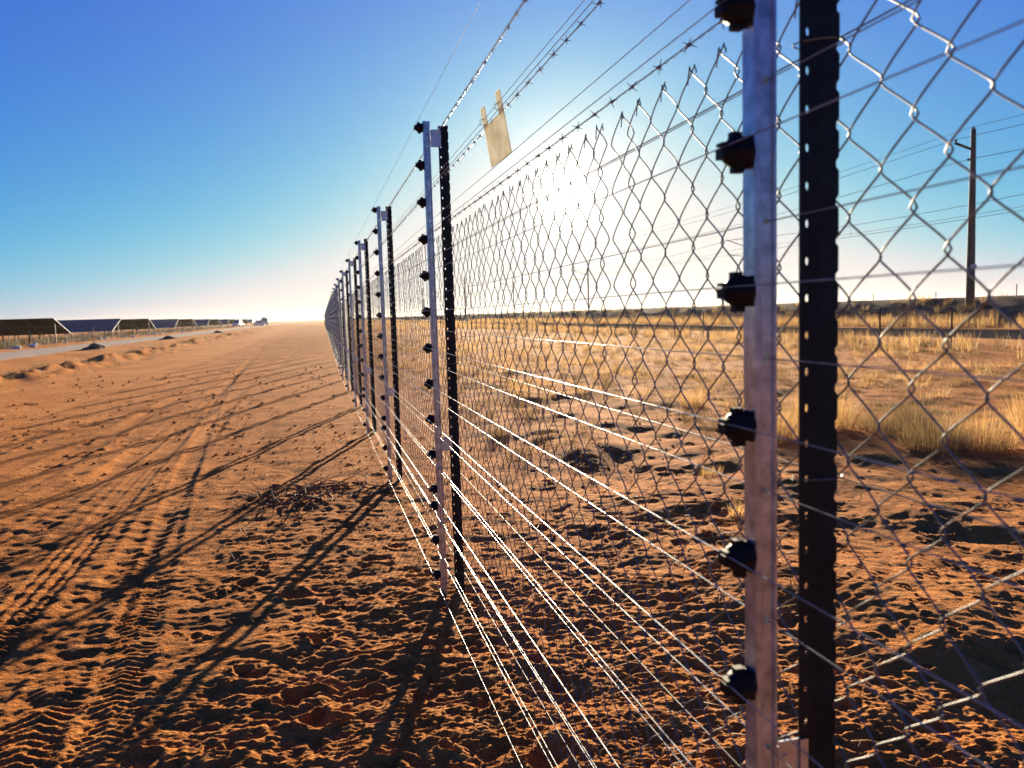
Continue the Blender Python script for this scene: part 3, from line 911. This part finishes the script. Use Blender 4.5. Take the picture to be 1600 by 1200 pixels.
# ------------------------------------------------------------------ solar tables
def solar():
    m, n, l, b = new_mat("solar_glass")
    b.inputs['Base Color'].default_value = (0.006, 0.016, 0.050, 1); b.inputs['Roughness'].default_value = 0.35; b.inputs['Specular IOR Level'].default_value = 0.06
    fr = mat_simple("panel_frame", (0.06, 0.07, 0.09), 0.6, 0.3)
    bk = mat_simple("panel_backsheet", (0.014, 0.014, 0.018), 0.8, 0, 0, 20, 0, 0.1)
    st = mat_simple("table_steel", (0.045, 0.045, 0.05), 0.7, 0.2, 0, 20, 0, 0.2)
    PW, PL = 1.10, 2.55
    pm = MB().box(-PW/2, PW/2, -PL/2, PL/2, -0.02, 0.018).mesh("panel", bk)
    pm.materials.append(m); pm.materials.append(fr)
    pm.polygons.foreach_set("material_index", [0, 1, 2, 2, 2, 2])
    X0 = -24.0
    NC = 14
    names = ["nearest", "second nearest", "third", "fourth", "fifth", "sixth", "seventh"]
    for k in range(6):
        ya = 81.6 + 43.4*k
        for typ in ("back", "front"):
            if typ == "back": y_lo, y_hi = ya + 5.2, ya
            else: y_lo, y_hi = ya + 21.5, ya + 26.8
            z_lo, z_hi = 0.78, 2.32
            side = "showing its dark underside" if typ == "back" else "showing its blue front"
            o = empty("solar_table", (X0, (y_lo+y_hi)/2, 0))
            tag(o, f"tilted solar table {side}, {names[k]} of these along the gravel road", "solar panels", "solar tables left of the track")
            ym = (y_lo+y_hi)/2
            s_ang = math.atan2(z_hi-z_lo, y_hi-y_lo)
            if y_hi < y_lo: s_ang = -math.atan2(z_hi-z_lo, abs(y_hi-y_lo))
            d = abs(y_hi-y_lo); ln = math.hypot(d, z_hi-z_lo)
            for c in range(NC if k < 3 else 8):
                wscale = 1 if k < 3 else 1.9
                for r_ in range(2):
                    q = (r_ + 0.5)/2 - 0.5
                    p = put("panel", pm, o, (-(c+0.5)*(PW+0.006)*wscale, q*(d if y_hi > y_lo else d), 0))
                    yy = q*d
                    zz = z_lo + (z_hi-z_lo)*((yy/d + 0.5) if y_hi > y_lo else (0.5 - yy/d))
                    p.location = (-(c+0.5)*(PW+0.006)*wscale, yy, zz); p.rotation_euler = (s_ang, 0, 0); p.scale = (wscale, 1, 1)
            Lx = NC*(PW+0.006) if k < 3 else 8*(PW+0.006)*1.9
            for i in range(int(Lx/2.2)+1):
                xx = -0.25 - i*2.2
                raf = MB()
                sg = 1 if y_hi > y_lo else -1
                raf.tube([(xx, -sg*d/2, z_lo-0.10), (xx, sg*d/2, z_hi-0.10)], 0.05, 4)
                raf.build("rafter", st, o)
                for fr_ in (0.2, 0.8):
                    ly = -sg*d/2 + sg*d*fr_; lz = z_lo + (z_hi-z_lo)*fr_ - 0.1
                    MB().box(xx-0.05, xx+0.05, ly-0.04, ly+0.04, -0.3, lz).build("leg", st, o)
            for fr_ in (0.12, 0.4, 0.62, 0.9):
                sg = 1 if y_hi > y_lo else -1
                py = -sg*d/2 + sg*d*fr_; pz = z_lo + (z_hi-z_lo)*fr_ - 0.05
                MB().box(-Lx, 0, py-0.03, py+0.03, pz-0.03, pz).build("purlin", st, o)
solar()

# ------------------------------------------------------------------ railway masts, pole line, wire fence
M_MAST = mat_simple("mast_steel", (0.14, 0.13, 0.12), 0.65, 0.2, 0.2, 2)
M_POLE = mat_simple("dark_timber_pole", (0.085, 0.060, 0.045), 0.85, 0, 0.35, 5)
M_LINE = mat_simple("overhead_conductor", (0.10, 0.09, 0.08), 0.6, 0.4)
RX = 42.0
def mast(y, label):
    o = empty("catenary_mast", (RX+2.6, y, 1.55)); tag(o, label, "railway mast", "catenary masts on the embankment")
    mb = MB()                                        # lattice-like H section
    mb.box(-0.10, -0.085, -0.11, 0.11, -0.3, 7.3); mb.box(0.085, 0.10, -0.11, 0.11, -0.3, 7.3); mb.box(-0.085, 0.085, -0.01, 0.01, -0.3, 7.3)
    mb.build("post", M_MAST, o)
    MB().tube([(-0.1, 0, 6.0), (-2.9, 0, 6.9)], 0.045, 6).build("bracket_tube", M_MAST, o)
    MB().tube([(-0.1, 0, 5.1), (-2.7, 0, 5.35)], 0.04, 6).build("registration_arm", M_MAST, o)
    MB().tube([(-0.1, 0, 7.2), (-2.6, 0, 6.85)], 0.02, 5).build("stay", M_MAST, o)
    MB().lathe([(0, .05), (.05, .11), (.08, .06), (.13, .11), (.16, .06), (.21, .11), (.26, .05)], 8, 'x', (-0.42, 0, 6.10)).build("insulator", M_INS, o)
MASTS = [24.5, 76.6, 128.7, 181, 233, 285, 337]
for y, w in zip(MASTS[1:], ("nearest catenary mast on the embankment, behind the galvanised post", "second catenary mast on the embankment, right of the sun",
                        "third catenary mast on the embankment, under the sun", "fourth catenary mast on the embankment, left of the sun",
                        "fifth catenary mast on the embankment, far left of the sun", "most distant catenary mast on the embankment skyline")):
    mast(y, w)
def overhead(name, x, z, ys, sag, r_, label, cat, parent=None):
    pts = []
    for a, b in zip(ys[:-1], ys[1:]):
        for t in np.linspace(0, 1, 9)[:-1]:
            pts.append((x, a+(b-a)*t, z - sag*4*t*(1-t)))
    pts.append((x, ys[-1], z))
    return tag(MB().tube(pts, r_, 4).build(name, M_LINE), label, cat, "overhead railway wires")
MY = [-27.6] + MASTS
overhead("messenger_wire", RX-0.2, 7.95+0.45, MY, 0.75, 0.016, "uppermost overhead wire carried by the railway masts", "overhead wire")
overhead("feeder_wire", RX+1.4, 7.55, MY, 0.35, 0.013, "middle overhead wire running between the railway masts", "overhead wire")
cw = overhead("contact_wire", RX-0.1, 6.85, MY, 0.05, 0.015, "lowest overhead wire carried by the railway masts", "overhead wire")
for a, b in zip(MY[1:3], MY[2:4]):
    for t in (0.12, 0.25, 0.38, 0.5, 0.62, 0.75, 0.88):
        yy = a+(b-a)*t; zt = 8.40 - 0.75*4*t*(1-t)
        MB().tube([(RX-0.2, yy, zt), (RX-0.12, yy+0.1, (zt+6.85)/2), (RX-0.1, yy, 6.85)], 0.010, 3).build("dropper", M_LINE, cw)

def pole(x, y, label):
    o = empty("utility_pole", (x, y, 0.95)); tag(o, label, "utility pole", "poles of the line beside the embankment")
    MB().tube([(0, 0, -0.6), (0, 0, 3), (0.0, 0, 6.5), (0.0, 0, 10.15)], [0.25, 0.22, 0.18, 0.135], 10).build("shaft", M_POLE, o, True)
    MB().tube([(0.15, 0, 8.95), (-1.25, 0, 9.35)], 0.075, 6).build("cross_arm", M_POLE, o)
    MB().lathe([(9.36, .03), (9.42, .07), (9.46, .04), (9.51, .07), (9.58, .03)], 8, 'z', (-1.18, 0, 0)).build("insulator", M_INS, o)
    MB().lathe([(-0.38, .03), (-0.33, .08), (-0.29, .05), (-0.24, .08), (-0.14, .03)], 8, 'x', (0, 0, 8.45)).build("insulator", M_INS, o)
    MB().lathe([(10.14, .06), (10.22, .09), (10.27, .05)], 8, 'z').build("pole_cap", M_INS, o)
    MB().box(-0.19, 0.19, -0.235, -0.19, 2.3, 2.5).build("number_plate", M_BRACKET, o)
PX = 36.3
POLES = [-36, 38.7, 118, 198, 278]        # spans of the line; the pole at 118 m is lost in the glare and left out
pole(PX, 38.7, "tall dark utility pole with a short cross arm at the right")
pole(PX, 198, "far utility pole left of the sun")
pole(PX, 278, "farthest utility pole near the end of the fence")
overhead("pole_line_wire", PX-1.18, 10.5, POLES, 0.9, 0.014, "wire on the cross arm tips of the utility poles", "overhead wire")
overhead("pole_line_wire", PX-0.36, 9.40, POLES, 0.9, 0.016, "wire on the side insulators of the utility poles", "overhead wire")
overhead("pole_line_wire", PX, 11.25, POLES, 0.9, 0.012, "wire along the tops of the utility poles", "overhead wire")

# old stock fence beside the service road
sf = empty("stock_fence", (17.6, 20, 0)); tag(sf, "low stock fence of thin dark droppers beside the service road", "fence")
M_DROP = mat_simple("dark_dropper", (0.05, 0.04, 0.032), 0.8)
dm = MB().tube([(0, 0, -0.3), (0.006, 0, 0.5), (0, 0.006, 1.25)], 0.028, 5).mesh("dropper", M_DROP)
yy = 4.2; k = 0
while yy < 130:
    o = rel(put("dropper", dm, None, (17.6, yy, gz(17.6, yy))), sf); o.rotation_euler = (random.gauss(0, 0.03), random.gauss(0, 0.03), 0)
    yy += 3.12*2 if k % 3 else 3.12; k += 1
for z in (0.35, 0.75, 1.15):
    rel(MB().tube([(17.6, y_, z+0.02*math.sin(y_)) for y_ in np.arange(0, 132, 3.0)], 0.003, 3).build("strand", M_BARB), sf)
# short stakes along the embankment crest
for i in range(40):
    yy = 22 + 3.0*i + random.uniform(-0.5, 0.5)
    o = MB().tube([(0, 0, -0.2), (random.uniform(-.03, .03), 0, random.uniform(0.35, 0.75))], 0.03, 5).build("crest_stake", M_DROP, None, loc=(38.0, yy, 1.58))
    tag(o, "short dark stake on the skyline along the embankment crest", "stake", "stakes along the embankment crest")

# ------------------------------------------------------------------ far vehicles on the track
def truck(x, y, rz, label):
    wh = mat_simple("white_vehicle_paint", (0.75, 0.75, 0.73), 0.4); gl = mat_simple("vehicle_glass", (0.03, 0.035, 0.04), 0.15)
    ty = mat_simple("tyre_rubber", (0.02, 0.02, 0.02), 0.8)
    o = empty("truck", (x, y, gz(x, y)), rz); tag(o, label, "truck", "vehicles far down the track")
    MB().box(-1.1, 1.1, -1.6, 0.3, 0.55, 2.55).build("cab", wh, o)
    MB().box(-0.95, 0.95, -1.64, -1.603, 1.55, 2.3).build("windscreen", gl, o)
    MB().box(-1.0, 1.0, 0.35, 5.6, 0.75, 0.98).build("chassis", ty, o)
    MB().lathe([(0.5, 0.7), (0.6, 0.95), (5.3, 0.95), (5.45, 0.7)], 16, 'y', (0, 0, 1.95)).build("water_tank", wh, o, True)
    for wx in (-0.95, 0.95):
        for wy in (-0.7, 3.4, 4.6):
            MB().lathe([(-0.15, 0.46), (0.15, 0.46)], 14, 'x', (wx, wy, 0.46)).build("wheel", ty, o)
def pickup(x, y, rz, label):
    wh = mat_simple("white_pickup_paint", (0.78, 0.78, 0.76), 0.4); gl = mat_simple("pickup_glass", (0.03, 0.035, 0.04), 0.15)
    ty = mat_simple("pickup_tyre", (0.02, 0.02, 0.02), 0.8)
    o = empty("pickup", (x, y, gz(x, y)), rz); tag(o, label, "pickup", "vehicles far down the track")
    MB().box(-0.9, 0.9, -2.5, 2.6, 0.45, 1.0).build("body", wh, o)
    c = MB(); c.add([(-.85,-1.2,1.002),(.85,-1.2,1.002),(.85,1.0,1.002),(-.85,1.0,1.002),(-.7,-.6,1.75),(.7,-.6,1.75),(.7,.85,1.75),(-.7,.85,1.75)],
                    [(3,2,1,0),(4,5,6,7),(0,1,5,4),(1,2,6,5),(2,3,7,6),(3,0,4,7)]); c.build("cab", wh, o)
    MB().add([(-.7,-1.1,1.14),(.7,-1.1,1.14),(.62,-.72,1.66),(-.62,-.72,1.66)], [(0,1,2,3)]).build("windscreen", gl, o)
    for wx in (-0.85, 0.85):
        for wy in (-1.6, 1.6):
            MB().lathe([(-0.12, 0.37), (0.12, 0.37)], 14, 'x', (wx, wy, 0.37)).build("wheel", ty, o)
truck(-18.2, 300, 0.1, "white tanker truck in the dust far down the track")
pickup(-16.6, 245, 0.3, "white pickup left of the tanker truck far down the road")
pickup(-20.6, 225, -0.2, "white pickup parked close to the end of the solar panels")

# ------------------------------------------------------------------ dusty air
def haze():
    m = bpy.data.materials.new("dusty_air"); m.use_nodes = True
    n, l = m.node_tree.nodes, m.node_tree.links
    n.clear()
    pv = n.new("ShaderNodeVolumePrincipled"); pv.inputs['Color'].default_value = (1.0, 0.93, 0.80, 1)
    pv.inputs['Density'].default_value = 0.00006; pv.inputs['Anisotropy'].default_value = 0.62
    out = n.new("ShaderNodeOutputMaterial"); l.new(pv.outputs[0], out.inputs['Volume'])
    R = 2700
    o = MB().box(-R, R, -R, R, -1.2, 12.6).build("haze", m)
    tag(o, "thin golden dust hanging in the air", "haze", kind="stuff")
haze()
